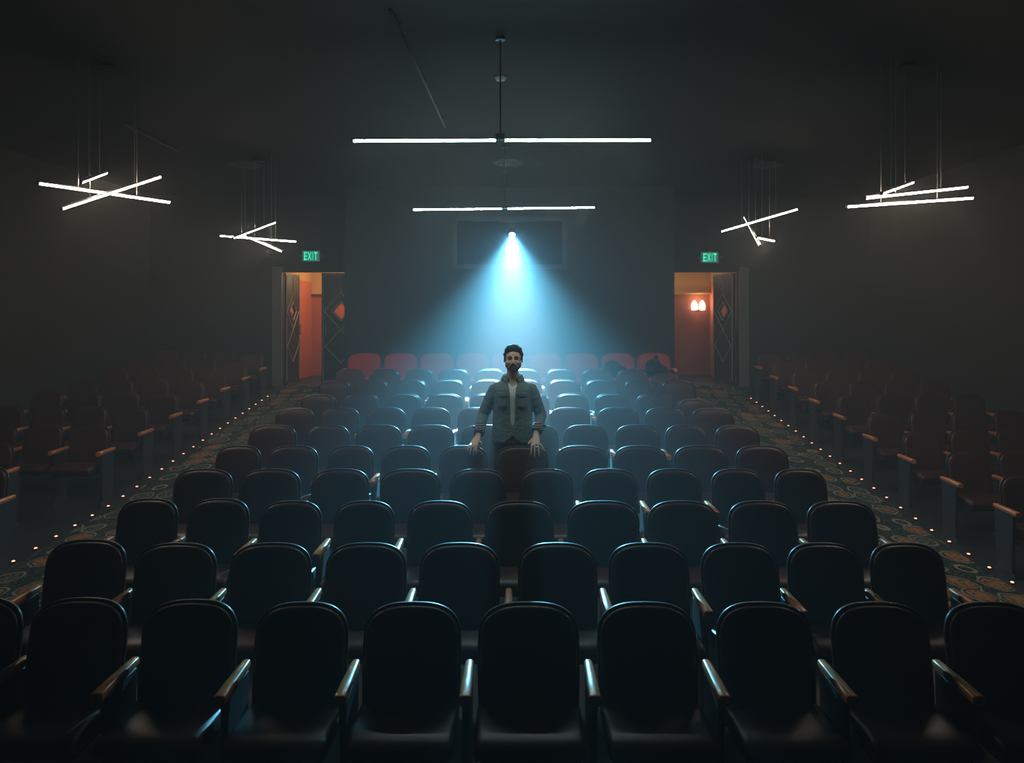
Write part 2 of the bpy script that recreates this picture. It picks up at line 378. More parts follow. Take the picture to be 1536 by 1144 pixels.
# ------------------------------------------------------------ aisle carpets and floor lights
for side, s in (('left', -1), ('right', 1)):
    xs = [s*v for v in (2.72, 2.9, 3.1, 3.5, 3.9, 4.27, 4.36)]
    if s < 0: xs = xs[::-1]
    c = obj('aisle_carpet', grid_surface(xs, [y for y in ys if -1 < y < YB-.02]+[YB-.02], zfl, .006), M_carpet)
    
    for v in c.data.vertices:
        if v.co.y > 12.3 and abs(v.co.x) < 2.83: v.co.x = s*2.83
        if v.co.y > 13.4 and abs(v.co.x) < 3: v.co.x = s*3
    tag(c, 'dark aisle carpet with gold and green medallions along the %s aisle' % side, 'carpet')
bm = bmesh.new(); box(bm, -.02, .02, -.022, .022, 0, .014, bev=.004); LB = obj('t', bm, M_black); HB = LB.data; bpy.data.objects.remove(LB)
bm = bmesh.new(); ell(bm, (0, 0, .014), (.014, .017, .007), 8); LL = obj('t', smooth(bm), M_led); HL = LL.data; bpy.data.objects.remove(LL)
for side, X, d0, d1, n_ in (('left', -4.42, 13.83, 6.84, 23), ('right', 4.42, 13.85, 6.55, 24)):
    for i in range(n_):
        D = d0+(d1-d0)*i/(n_-1)
        t = thing('aisle_light', 'tiny glowing red floor light, %s from the back along the %s aisle' % (ORD[i], side), 'light', (X, D, zfl(X, D)), 'floor lights along the %s aisle' % side)
        obj('housing', HB, None, t); obj('lens', HL, None, t)

# ------------------------------------------------------------ theatre seats
HWID = .225
def outline():
    P = []
    zt, zb, b, n_ = .86, .37, .165, 3.0
    for i in range(25):
        a = math.pi*i/24; c, s = math.cos(a), math.sin(a)
        P.append((HWID*math.copysign(abs(c)**(2/n_), c), zt-b+b*abs(s)**(2/n_)))
    P += [(-HWID, .58), (-HWID*.985, .48), (-HWID*.96, .40), (-HWID*.85, .372), (-HWID*.5, zb), (0, zb), (HWID*.5, zb), (HWID*.85, .372), (HWID*.96, .40), (HWID*.985, .48), (HWID, .58)]
    return P
OUT = outline()
def bend(x, y, z): return (x, y+(z-.86)*.2-.028*(x/HWID)**2, z)
def back_ring(s, y, inset=None):
    cz = .63
    if inset is not None:
        sx = (HWID-inset)/HWID; sz = (.245-inset)/.245
    else: sx = sz = s
    return [bend(x*sx, y, cz+(z-cz)*sz) for x, z in OUT]
def fan(bm, ring, p):
    v = bm.verts.new(p); n_ = len(ring)
    for i in range(n_): bm.faces.new((ring[i], ring[(i+1) % n_], v))
def pad_bm():
    bm = bmesh.new()
    V = rings(bm, [back_ring(0, .004, .013), back_ring(0, -.016, .011), back_ring(0, -.027, .018), back_ring(0, -.034, .035), back_ring(.6, -.04), back_ring(.3, -.043)], True, False)
    fan(bm, V[-1], bend(0, -.044, .63)); bmesh.ops.recalc_face_normals(bm, faces=bm.faces); return smooth(bm)
def shell_bm():
    bm = bmesh.new()
    V = rings(bm, [back_ring(0, -.004, .02), back_ring(0, -.004, .002), back_ring(0, -.001, -.001), back_ring(0, .014, 0), back_ring(0, .021, .008), back_ring(.6, .026), back_ring(.3, .028)], True, False)
    fan(bm, V[-1], bend(0, .028, .63)); bmesh.ops.recalc_face_normals(bm, faces=bm.faces); return smooth(bm)
def cushion_bm():
    bm = bmesh.new(); rs = []
    prof = [(-.115, .425), (-.12, .452), (-.2, .462), (-.35, .468), (-.43, .462), (-.475, .445), (-.49, .42), (-.48, .395), (-.44, .38), (-.12, .385)]
    for fx in (-1, -.97, -.88, -.5, 0, .5, .88, .97, 1):
        e = abs(fx); sh = 1 if e < .9 else (.9 if e < .99 else .72)
        rs.append([(fx*.221, -.3+(y+.3)*(1-.05*(1-sh)*4), .42+(z-.42)*sh) for y, z in prof])
    rings(bm, rs); bmesh.ops.recalc_face_normals(bm, faces=bm.faces); return smooth(bm)
def pan_bm():
    bm = bmesh.new(); box(bm, -.2, .2, -.43, -.14, .345, .385, bev=.012); return smooth(bm)
def arm_bm():
    bm = bmesh.new(); rs = []
    for y, hw, zt in ((0, .008, .606), (-.006, .014, .610), (-.02, .018, .613), (-.1, .021, .613), (-.22, .024, .611), (-.335, .026, .608), (-.345, .024, .604)):
        z0 = zt-.034 if y > -.1 else zt-.04
        b = .006
        rs.append([(-hw, y, z0+b), (-hw, y, zt-b), (-hw+b, y, zt), (hw-b, y, zt), (hw, y, zt-b), (hw, y, z0+b), (hw-b, y, z0), (-hw+b, y, z0)])
    rings(bm, rs); bmesh.ops.recalc_face_normals(bm, faces=bm.faces)
    for f in bm.faces: f.smooth = len(f.verts) == 4
    return bm
def panel_bm():
    bm = bmesh.new()
    P = [(-.06, .575), (-.07, .3), (-.10, .05), (-.06, .03), (-.06, -.02), (-.34, -.02), (-.34, .03), (-.31, .05), (-.31, .3), (-.325, .575)]
    rings(bm, [[(x, y, z) for y, z in P] for x in (-.016, .016)])
    bmesh.ops.recalc_face_normals(bm, faces=bm.faces)
    bmesh.ops.bevel(bm, geom=list(bm.edges), offset=.005, segments=1, affect='EDGES'); return bm
def bracket_bm():
    bm = bmesh.new()
    for s in (-1, 1): limb(bm, [(s*.16, -.085, .40), (s*.17, -.11, .36), (s*.208, -.13, .36)], .012, 6)
    return bm
MESH = {}
for n_, b, m in (('backrest', pad_bm(), M_seat), ('back_shell', shell_bm(), M_shell), ('seat_cushion', cushion_bm(), M_seat), ('seat_pan', pan_bm(), M_metal),
                 ('armrest', arm_bm(), M_wood), ('side_panel', panel_bm(), M_metal), ('hinge', bracket_bm(), M_metal)):
    o = obj('t', b, m); MESH[n_] = o.data; bpy.data.objects.remove(o)
for n_ in ('backrest', 'seat_cushion', 'back_shell'):
    me = MESH[n_].copy(); me.materials[0] = M_red; MESH[n_+'_red'] = me
def seat(x, D, z, wid, la, ra, label, group, red=False, armz=0):
    """one theatre seat: la / ra are the x offsets of the armrests it carries (None: the neighbour carries it)"""
    t = thing('theatre_seat', label, 'seat', (x, D, z), group)
    sx = wid/.45
    for n_ in ('backrest', 'back_shell', 'seat_cushion', 'seat_pan', 'hinge'):
        o = obj(n_, MESH[n_+'_red' if red and n_+'_red' in MESH else n_], None, t); o.scale = (sx, 1, 1)
    for a in (la, ra):
        if a is not None:
            o = obj('side_panel', MESH['side_panel'], None, t); o.location = (a, 0, 0)
            o = obj('armrest', MESH['armrest'], None, t); o.location = (a, -.03, armz)
    return t
for k, (y, ch) in enumerate(ROWS):
    D = D0+DS*k; zr = ZC-(y-YH)*D/F-CH
    for i, (a, b) in enumerate(ch):
        x0, x1 = at(a, 0, D).x, at(b, 0, D).x
        xc, wd = (x0+x1)/2, x1-x0
        la = ((at(ch[i-1][1], 0, D).x+x0)/2 if i else x0-.045)-xc
        ra = (x1+.045-xc) if i == len(ch)-1 else None
        hi = ORD[i]+' from the left' if i < 5 else ORD[9-i]+' from the right' if i < 9 else 'at the right end'
        if i == 0: hi = 'at the left end'
        lab = 'dark leather seat %s of the %s centre row, counting from the front' % (hi, ORD[k])
        if k == 4 and i == 4: lab = "dark leather seat whose top the man's hand at the left of the picture grips"
        if k == 4 and i == 5: lab = 'dark leather seat standing directly in front of the standing man'
        dz = 0
        if i == 9 and k in (9, 7): dz = -.06
        if k == 0: dz = (.02 if i in (0, 1) else .012 if i == 2 else 0)
        if k == 1 and i == 0: dz = .02
        if k == 2 and i < 2: dz = .016
        seat(xc, D, zr+dz, wd, la, ra, lab, 'seats of the %s centre row' % ORD[k])
# the back row in red against the booth
D = 12.98
for i in range(9):
    xc = at(548+54*i, 0, D).x
    hi = ORD[i]+' from the left' if i < 4 else 'in the middle' if i == 4 else ORD[8-i]+' from the right'
    if i in (0, 8): hi = 'at the %s end' % ('left' if i == 0 else 'right')
    zz = zfl(xc, D)
    t = seat(xc, D, zz, .57, -.308 if i else -.308, .308 if i == 8 else None, 'bright red seat %s of the back row against the booth' % hi, 'red seats of the back row', True)
# side blocks
LEFT_Y = [(13.83, 551), (12.97, 565), (12.05, 581), (11.18, 599), (10.30, 620), (9.47, 645), (8.54, 674), (7.68, 705), (6.81, 748)]
RIGHT_Y = [(13.70, 549), (12.87, 563.5), (11.99, 580), (11.13, 599), (10.27, 622), (9.38, 653), (8.50, 684.5), (7.62, 719), (6.76, 761)]
for side, s, tab in (('left', -1, LEFT_Y), ('right', 1, RIGHT_Y)):
    for j, (Da, ya) in enumerate(tab):
        za = ZC-(ya-YH)*Da/F-.61
        D = Da+.2
        xa = s*4.5
        for i in range(4):
            if side == 'left' and j == 7 and i == 0: continue
            xc = xa+s*(.265+.53*i)
            z = za if i < 1 else .5*za+.5*zfl(xc, D)
            near, far = -s*.265, s*.265
            first = i == 0 or (side == 'left' and j == 7 and i == 1)
            lab = 'dim red-brown seat, %s from the aisle in the %s %s-hand side row from the back' % (ORD[i], ORD[j], side)
            seat(xc, D, z, .45, near, far if i == 3 else None, lab, 'seats of the %s side block' % side)

# ------------------------------------------------------------ dark rounded heaps on two seats of the back row
for px, w_, h_, pk, lab in ((923, .46, .14, .0, 'dark rounded heap on a seat of the red back row'), (985, .44, .15, .07, 'dark heap with a peaked top at the right end of the back row')):
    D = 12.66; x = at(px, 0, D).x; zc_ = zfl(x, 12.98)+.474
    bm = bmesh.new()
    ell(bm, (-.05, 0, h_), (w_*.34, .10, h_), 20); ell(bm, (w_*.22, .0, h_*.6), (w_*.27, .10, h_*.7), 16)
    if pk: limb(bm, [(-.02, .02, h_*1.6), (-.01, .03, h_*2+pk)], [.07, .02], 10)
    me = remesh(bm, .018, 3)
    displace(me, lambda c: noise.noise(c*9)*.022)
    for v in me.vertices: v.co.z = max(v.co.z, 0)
    o = obj('coat', me, mat('heap_dark', (.006, .009, .012), .9)); o.location = (x, D, zc_)
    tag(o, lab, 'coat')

# ------------------------------------------------------------ suspended tube lights
def tube_light(name, label, group, tubes, m, top=ZT, stem=None):
    """each tube: two end points; a dark housing above a glowing diffuser, end caps, two cables to the ceiling"""
    cen = sum((a+b for a, b in tubes), Vector())/(2*len(tubes))
    t = thing(name, label, 'light fitting', (cen.x, cen.y, top), group)
    org = Vector((cen.x, cen.y, top))
    R = .0145
    for a, b in tubes:
        ax = (b-a).normalized(); side = ax.cross(Vector((0, 0, 1))).normalized(); up = side.cross(ax).normalized()
        def sect(p, pts): return [p-org+side*(x*R)+up*(z*R) for x, z in pts]
        dif = [(-1, .15), (-.95, -.4), (-.6, -.85), (0, -1), (.6, -.85), (.95, -.4), (1, .15)]
        bm = bmesh.new(); rings(bm, [sect(a+ax*.015, dif), sect(b-ax*.015, dif)]); bmesh.ops.recalc_face_normals(bm, faces=bm.faces)
        ho = [(-1.05, .15), (1.05, .15), (1.0, 1.0), (-1.0, 1.0)]
        bh = bmesh.new(); rings(bh, [sect(a, ho), sect(b, ho)]); bmesh.ops.recalc_face_normals(bh, faces=bh.faces)
        h = obj('housing', bh, M_black, t); obj('diffuser', bm, m, h)
        for p, q in ((a, a+ax*.014), (b, b-ax*.014)):
            bc = bmesh.new(); rings(bc, [sect(p, [(x*1.06, z*1.06) for x, z in dif]), sect(q, [(x*1.06, z*1.06) for x, z in dif])])
            bmesh.ops.recalc_face_normals(bc, faces=bc.faces); obj('end_cap', bc, M_black, h)
        if not stem:
            for f in (.28, .72):
                p = a.lerp(b, f)+up*R
                bm = bmesh.new(); limb(bm, [p-org, Vector((p.x, p.y, top))-org], .0035, 6); obj('cable', bm, M_cable, t)
    if stem:
        bm = bmesh.new(); p = stem-org; box(bm, p.x-.04, p.x+.04, p.y-.03, p.y+.03, p.z-.005, p.z+.045, bev=.006); obj('coupling', bm, M_black, t)
        bm = bmesh.new(); limb(bm, [p+Vector((0, 0, .04)), Vector((p.x, p.y, 0))], .007, 8); obj('stem', bm, M_black, t)
        bm = bmesh.new(); limb(bm, [Vector((p.x, p.y, -.03)), Vector((p.x, p.y, 0))], .04, 16); obj('canopy', bm, M_black, t)
    else:
        bm = bmesh.new(); limb(bm, [(0, 0, -.03), (0, 0, 0)], .09, 20); obj('canopy', bm, M_black, t)
    return t
def P(*a): return [(at(*p), at(*q)) for p, q in a]
g = 'clusters of crossed light tubes'
tube_light('tube_pendant', 'hanging cluster of two crossed tubes and a short one, highest at the left', g, P(((56, 274, 6.5), (256, 303, 7.4)), ((91, 313, 6.5), (242, 264, 7.2)), ((121, 273, 6.45), (159, 259, 7.6))), M_warm)
tube_light('tube_pendant', 'smaller hanging tube cluster by the exit sign over the left aisle', g, P(((329, 353, 11.0), (445, 362, 11.4)), ((349, 357, 10.7), (413, 333, 11.7)), ((367, 353, 11.7), (424, 377, 10.7))), M_warm)
tube_light('tube_pendant', 'hanging cluster of three nearly parallel tubes at the far right', g, P(((1269, 309.5, 7.05), (1462, 296, 6.75)), ((1297, 296.5, 6.5), (1451, 280, 7.3)), ((1322, 290, 6.4), (1369, 273, 7.6))), M_warm)
tube_light('tube_pendant', 'smaller hanging cluster of crossed tubes by the right exit sign', g, P(((1081, 347, 11.3), (1197, 313, 11.1)), ((1117, 325, 11.8), (1140, 368, 10.7)), ((1135, 356, 10.6), (1161, 361, 11.8))), M_warm)
g = 'straight tube lights over the centre block'
tube_light('linear_pendant', 'long straight pair of light tubes, nearer and higher of the two', g, P(((528, 210.5, 6.25), (746, 209.5, 6.25)), ((755, 209.5, 6.25), (978, 209.5, 6.25))), M_cool, stem=at(750.5, 209, 6.25))
tube_light('linear_pendant', 'shorter-looking straight pair of light tubes just above the spotlight', g, P(((619, 314, 10.25), (754, 312.5, 10.25)), ((760, 312.3, 10.25), (893, 310.5, 10.25))), M_cool, stem=at(757, 312, 10.25))

# ------------------------------------------------------------ lantern
t = thing('stage_spotlight', 'glaring blue-white spotlight bracketed to the booth wall above the man', 'spotlight', (LANTERN.x, BY, LANTERN.z))
Rm = bdir.to_track_quat('-Z', 'Y').to_matrix().to_4x4(); T0 = Matrix.Translation(LANTERN-Vector((LANTERN.x, BY, LANTERN.z)))
def lathe(prof, n_=20):
    bm = bmesh.new(); rings(bm, [[(r*math.cos(2*math.pi*i/n_), r*math.sin(2*math.pi*i/n_), z) for i in range(n_)] for r, z in prof]); smooth(bm); return bm
bm = lathe([(.035, .2), (.055, .18), (.062, .1), (.062, .0), (.068, -.006), (.068, -.016), (.06, -.016), (.058, .01)]); bmesh.ops.transform(bm, matrix=T0 @ Rm, verts=bm.verts); obj('housing', bm, M_black, t)
bm = lathe([(.057, .004), (.045, -.004), (.025, -.008), (.002, -.009)]); bmesh.ops.transform(bm, matrix=T0 @ Rm, verts=bm.verts); obj('lens', bm, M_lens, t)
yk = LANTERN.y-BY
bm = bmesh.new(); limb(bm, [(-.105, yk+.08, .04), (-.11, yk+.1, .2), (-.105, yk+.12, .23), (.105, yk+.12, .23), (.11, yk+.1, .2), (.105, yk+.08, .04)], .009, 6); obj('yoke', bm, M_frame, t)
bm = bmesh.new(); limb(bm, [(0, yk+.12, .23), (0, -.01, .23)], .014, 8); box(bm, -.06, .06, -.012, 0, .17, .29); obj('wall_bracket', bm, M_frame, t)
bm = bmesh.new(); box(bm, -.24, .24, yk+.1, yk+.13, .235, .26, bev=.004); obj('crossbar', bm, M_frame, t)

# ------------------------------------------------------------ exit signs
GL = {'E': [(0, 0, .18, 1), (0, 0, 1, .17), (0, .42, .85, .58), (0, .83, 1, 1)], 'I': [(.36, 0, .64, 1)], 'T': [(.38, 0, .62, 1), (0, .83, 1, 1)]}
for px, py, lab in ((466.5, 384, 'green lit EXIT sign in a pale housing above the left doorway'), (1064.5, 386, 'green lit EXIT sign above the right doorway with the wall lamp')):
    D = 14.56; c = at(px, py, D)
    t = thing('exit_sign', lab, 'sign', (c.x, YB, c.z))
    obj('housing', newbox(-.18, .18, -.055, 0, -.11, .11, bev=.01), M_silver, t)
    obj('panel', newbox(-.145, .145, -.062, -.054, -.095, .095, bev=.003), M_exitp, t)
    bm = bmesh.new(); X = -.125
    for chh, wd in (('E', .058), ('X', .07), ('I', .03), ('T', .062)):
        x0 = X; hgt = .15; z0 = -.075
        if chh == 'X':
            for p, q in (((0, 0), (1, 1)), ((0, 1), (1, 0))):
                dx = .015; a_ = x0+dx/2+p[0]*(wd-dx); b_ = x0+dx/2+q[0]*(wd-dx)
                za, zb = z0+p[1]*hgt, z0+q[1]*hgt
                rings(bm, [[(a_-dx/2, y, za), (a_+dx/2, y, za), (b_+dx/2, y, zb), (b_-dx/2, y, zb)] for y in (-.066, -.061)])
        else:
            for a_, b_, c_, d_ in GL[chh]: box(bm, x0+a_*wd, x0+c_*wd, -.066, -.061, z0+b_*hgt, z0+d_*hgt)
        X += wd+.011
    bmesh.ops.recalc_face_normals(bm, faces=bm.faces)
    obj('lettering', bm, M_exitl, t)
    bm = bmesh.new(); ell(bm, (.225, -.05, .01), (.03, .03, .035), 12); limb(bm, [(.17, -.03, 0), (.22, -.03, .0)], .01, 6); ell(bm, (-.215, -.05, .0), (.025, .03, .03), 12); limb(bm, [(-.17, -.03, 0), (-.21, -.03, .0)], .01, 6)
    obj('emergency_lamp', smooth(bm), M_silver, t)

# ------------------------------------------------------------ ceiling fittings
def ceil_at(px, py):
    D = (ZT-ZC)*F/(YH-py); return Vector(((px-CX)*D/F+XC, D, ZT))
for px, py, lab in ((762, 243, 'round ceiling vent between the two straight tube lights'), (1152, 246, 'round ceiling vent toward the right-hand tube cluster'), (368, 246, 'round ceiling vent above the smaller left tube cluster')):
    c = ceil_at(px, py); t = thing('ceiling_vent', lab, 'vent', c)
    bm = lathe([(.24, 0), (.24, -.012), (.22, -.03), (.2, -.03), (.19, -.012)], 28); obj('rim', bm, M_vent, t)
    for r in (.15, .11, .06):
        bm = lathe([(r, -.005), (r+.02, -.03), (r+.012, -.032), (r-.008, -.008)], 24); obj('louvre', bm, M_vent, t)
c = ceil_at(751, 115); t = thing('smoke_detector', 'small pale round detector on the dark ceiling near the top', 'detector', c)
bm = lathe([(.055, 0), (.055, -.02), (.042, -.035), (.01, -.04)]); obj('body', bm, mat('pale_plastic', (.3, .36, .42), .3), t)
bm = lathe([(.06, 0), (.06, -.008), (.05, -.009)]); obj('base', bm, M_vent, t)
c = ceil_at(757, 256); t = thing('smoke_detector', 'small round detector just behind the central ceiling vent', 'detector', c)
bm = lathe([(.055, 0), (.055, -.02), (.042, -.035), (.01, -.04)]); obj('body', bm, M_vent, t)
for a, b, lab in (((186, 182), (270, 224), 'thin grey conduit pipe across the ceiling at the left'), ((585, 8), (668, 186), 'thin dark conduit pipe running along the ceiling toward the straight tubes')):
    p, q = ceil_at(*a), ceil_at(*b); dz = Vector((0, 0, .035))
    t = thing('ceiling_pipe', lab, 'pipe', p); bm = bmesh.new(); limb(bm, [-dz, q-p-dz], .014, 8); obj('tube', smooth(bm), M_vent, t)
    for f in (.1, .5, .9):
        m_ = (q-p)*f; obj('clip', newbox(m_.x-.02, m_.x+.02, m_.y-.02, m_.y+.02, -.04, 0), M_vent, t)

# ------------------------------------------------------------ the man
MX, MD = at(769, 0, 7.28).x, 7.28
MZ = zfl(MX, MD)
man = thing('person', 'bearded man in a grey-green jacket standing with hands on seat backs', 'person', (MX, MD, MZ))
M_skin = mat('skin', (.72, .40, .27), .55, var=.1, scale=30)
M_jack = mat('jacket_cloth', (.135, .165, .16), .85, var=.25, scale=40, bump=.25)
M_jean = mat('dark_trousers', (.012, .015, .02), .85, var=.2, scale=60, bump=.2)
M_tee = mat('pale_shirt', (.62, .65, .62), .9, var=.1, scale=40, bump=.2)
M_hair = mat('dark_hair', (.007, .006, .006), .6, var=.4, scale=90, bump=.6)
M_eye = mat('eye_white', (.5, .48, .46), .25); M_iris = mat('iris', (.03, .018, .012), .2)
M_shoe = mat('shoe_leather', (.02, .018, .017), .4); M_plaid = plaid_mat(); M_button = mat('button', (.02, .02, .022), .3)
def L(px, py, D): return at(px, py, D)-Vector((MX, MD, MZ))
sho = {-1: Vector((-.170, .0, 1.338)), 1: Vector((.178, .0, 1.338))}
elb = {-1: Vector((-.288, .04, 1.085)), 1: Vector((.274, .04, 1.085))}
wri = {-1: L(717, 654, 7.13), 1: L(804, 651, 7.13)}
# seat tops under the hands: local height of the row five seat top
TOP = (ZC-(668-YH)*7.025/F)-MZ
def torso(bm, grow=0, z0=.86, z1=1.44):
    T = [(.80, .165, .115), (.86, .168, .112), (.98, .155, .10), (1.1, .15, .10), (1.25, .172, .112), (1.33, .165, .1), (1.36, .14, .085), (1.39, .1, .075), (1.44, .062, .058)]
    rings(bm, [[((rx+grow)*math.cos(2*math.pi*i/24), .01+(ry+grow)*math.sin(2*math.pi*i/24), z) for i in range(24)] for z, rx, ry in T if z0-.001 <= z <= z1+.001])
bm = bmesh.new()
torso(bm, z0=.8)
limb(bm, [(0, .02, 1.40), (0, .005, 1.47), (.003, -.015, 1.56)], [.068, .056, .058], 14)
HC = Vector((.006, -.025, 0))
def h(x, y, z): return (HC.x+x*1.06, HC.y+y, z)
ell(bm, h(0, .01, 1.655), (.081, .096, .088)); ell(bm, h(0, -.02, 1.605), (.071, .072, .092)); ell(bm, h(0, -.032, 1.553), (.058, .055, .036)); ell(bm, h(0, -.074, 1.53), (.022, .018, .016), 10)
limb(bm, [h(0, -.086, 1.648), h(0, -.105, 1.615), h(0, -.116, 1.595)], [.008, .011, .014], 8); ell(bm, h(.011, -.1, 1.59), (.009, .012, .008), 8); ell(bm, h(-.011, -.1, 1.59), (.009, .012, .008), 8)
for s in (-1, 1):
    ell(bm, h(s*.03, -.078, 1.655), (.03, .016, .009), 10); ell(bm, h(s*.041, -.06, 1.60), (.024, .024, .022), 10); ell(bm, h(s*.08, .012, 1.622), (.009, .02, .031), 10)
ell(bm, h(0, -.089, 1.566), (.022, .009, .006), 10); ell(bm, h(0, -.087, 1.556), (.019, .009, .006), 10)
FING = {-1: dict(base=[(707, 668.3), (709.8, 667.6), (713, 667.6), (716, 668.2)], tip=[(700.8, 676.5), (704.8, 682), (710, 684), (714.2, 681.5)], thumb=[(718.5, 661, 7.10), (721.5, 666, 7.075), (722.5, 669.6, 7.05)]),
        1: dict(base=[(798, 668.2), (801.6, 667.4), (805.2, 667.6), (808.6, 668.4)], tip=[(796.5, 682.5), (802, 685.5), (809, 684.5), (817.2, 676)], thumb=[(797.5, 660, 7.10), (794, 665, 7.075), (792.5, 668.6, 7.05)])}
for s in (-1, 1):
    S, E, W = sho[s], elb[s], wri[s]
    limb(bm, [S+Vector((-s*.05, 0, .0)), S, S.lerp(E, .5), E, E.lerp(W, .35), W], [.045, .043, .042, .038, .04, .026], 12)
    hip = Vector((s*.088, .01, .86))
    limb(bm, [hip, (s*.095, .005, .66), (s*.10, -.005, .47), (s*.104, .02, .33), (s*.108, .03, .09)], [.088, .075, .054, .053, .036], 12)
    limb(bm, [(s*.108, .045, .045), (s*.112, -.04, .04), (s*.118, -.14, .03), (s*.12, -.175, .028)], [.036, .036, .036, .02], 10, .75)
    fg = FING[s]
    kb = [L(x, y, 7.045) for x, y in fg['base']]
    for v in kb: v.z = TOP+.016
    kn = (kb[1]+kb[2])/2
    # palm: lofted from the wrist to the knuckles, wide and flat
    wv = (kb[3]-kb[0]); wv = wv.normalized()
    rs = []
    for f, hw, hh in ((-.25, .026, .021), (0, .027, .019), (.35, .034, .017), (.7, .04, .015), (1.0, .041, .012), (1.1, .036, .009)):
        c = W.lerp(kn, f); ax = (kn-W).normalized(); up = wv.cross(ax).normalized()
        rs.append([c+wv*(hw*math.cos(2*math.pi*i/12))+up*(hh*math.sin(2*math.pi*i/12)) for i in range(12)])
    rings(bm, rs)
    for i in range(4):
        b = kb[i]; tip = L(fg['tip'][i][0], fg['tip'][i][1], 6.955)
        mid = b.lerp(tip, .42); mid.z = TOP+.010; mid.y = 6.975-MD
        q = mid.lerp(tip, .55); q.y = 6.955-MD
        root = b.lerp(W, .3)
        limb(bm, [root, b, mid, q, tip], [.009, .0098, .0092, .0084, .0068] if i != 3*(s > 0) else [.008, .0088, .0082, .0075, .006], 8)
        ell(bm, tip, (.0065, .0065, .0068), 8)
    tp = [L(*p) for p in fg['thumb']]; tp[-1].z = TOP+.011; tp[-2].z = max(tp[-2].z, TOP+.016)
    limb(bm, [W.lerp(kn, .3), tp[0], tp[1], tp[2]], [.014, .0135, .0115, .009], 8); ell(bm, tp[2], (.0088, .0088, .0085), 8)
me = remesh(bm, .0046, 2)
for v in me.vertices:
    if v.co.z < 1.5: continue
    for s in (-1, 1):
        d = Vector((v.co.x-HC.x-s*.031, (v.co.y-HC.y+.085)*.7, (v.co.z-1.637)*1.25)).length
        if d < .022: v.co.y += .018*(1-(d/.022)**2)
body = obj('body', me, M_skin, man)
for s in (-1, 1):
    bm = bmesh.new(); ell(bm, h(s*.031, -.065, 1.637), (.0125, .0125, .0075), 14); e = obj('eye', smooth(bm), M_eye, man)
    bm = bmesh.new(); ell(bm, h(s*.030, -.0755, 1.637), (.0062, .003, .0058), 10); obj('iris', smooth(bm), M_iris, e)
    bm = bmesh.new(); limb(bm, [h(s*.012, -.096, 1.655), h(s*.03, -.094, 1.661), h(s*.05, -.076, 1.655)], [.004, .0055, .0035], 6); obj('eyebrow', smooth(bm), M_hair, man)
bm = bmesh.new()
ell(bm, h(.002, .03, 1.672), (.093, .092, .088)); limb(bm, [h(-.07, -.025, 1.705), h(-.035, -.052, 1.732), h(.02, -.052, 1.738), h(.068, -.03, 1.71)], [.024, .027, .03, .026], 10)
ell(bm, h(.0, .0, 1.735), (.072, .07, .036)); ell(bm, h(.012, -.02, 1.764), (.026, .03, .012), 10); ell(bm, h(0, .06, 1.60), (.07, .05, .07))
for s in (-1, 1): limb(bm, [h(s*.083, -.018, 1.69), h(s*.079, -.028, 1.64), h(s*.071, -.026, 1.60)], [.012, .008, .004], 8)
me = remesh(bm, .006, 2)
displace(me, lambda c: noise.noise(c*45)*.004+noise.noise(Vector((c.x*150, c.y*60, c.z*60)))*.003)
obj('hair', me, M_hair, man)
bm = bmesh.new()
ell(bm, h(0, -.068, 1.528), (.036, .034, .024), 12)
for s in (-1, 1):
    limb(bm, [h(s*.069, -.02, 1.603), h(s*.063, -.035, 1.57), h(s*.045, -.055, 1.545), h(s*.015, -.078, 1.53)], [.005, .011, .0145, .016], 8)
    limb(bm, [h(0, -.097, 1.579), h(s*.018, -.092, 1.576), h(s*.031, -.078, 1.56), h(s*.034, -.068, 1.543)], [.0045, .0065, .0065, .008], 8)
me = remesh(bm, .0045, 2)
displace(me, lambda c: noise.noise(c*140)*.003)
obj('beard', me, M_hair, man)
# pale shirt under the jacket
bm = bmesh.new(); T = [(.84, .176, .122), (.98, .166, .11), (1.1, .161, .11), (1.25, .181, .12), (1.33, .176, .11), (1.365, .152, .096), (1.395, .112, .084), (1.44, .075, .068)]
rs = []
for z, rx, ry in T:
    rg = []
    for i in range(32):
        a = 2*math.pi*i/32; fr = max(0, -math.sin(a))
        drop = .075*fr**6*max(0, (z-1.3)/.15) if z > 1.3 else 0
        rg.append((rx*math.cos(a), .01+ry*math.sin(a)-(.012*fr**6 if drop else 0), z-drop))
    rs.append(rg)
rings(bm, rs, False, False); obj('shirt', solid(bm, .003), M_tee, man)
# jacket: an open-fronted shell with sleeves, fused
bm = bmesh.new()
T = [(.835, .206, .133, .075), (.862, .207, .134, .055), (.882, .206, .133, .02), (.9, .203, .132, .0), (1.0, .194, .126, .0), (1.035, .191, .124, .017), (1.06, .19, .124, .024), (1.1, .188, .124, .026), (1.2, .192, .132, .026), (1.3, .2, .134, .028), (1.345, .2, .124, .032), (1.375, .184, .112, .04), (1.4, .152, .1, .047), (1.424, .116, .09, .053), (1.445, .094, .08, .058), (1.458, .086, .076, .06)]
outer, inner = [], []
N = 40
for z, rx, ry, gap in T:
    ga = math.asin(min(.95, max(gap, .001)/rx)); ro, ri = [], []
    for i in range(N+1):
        a = -math.pi/2+ga+(2*math.pi-2*ga)*i/N
        w_ = .006*noise.noise(Vector((math.cos(a)*3, math.sin(a)*3, z*9)))
        ro.append((( rx+w_)*math.cos(a), .01+(ry+w_)*math.sin(a), z)); ri.append(((rx-.02)*math.cos(a), .01+(ry-.02)*math.sin(a), z))
    outer.append(ro); inner.append(ri)
rings(bm, [o_+i_[::-1] for o_, i_ in zip(outer, inner)])
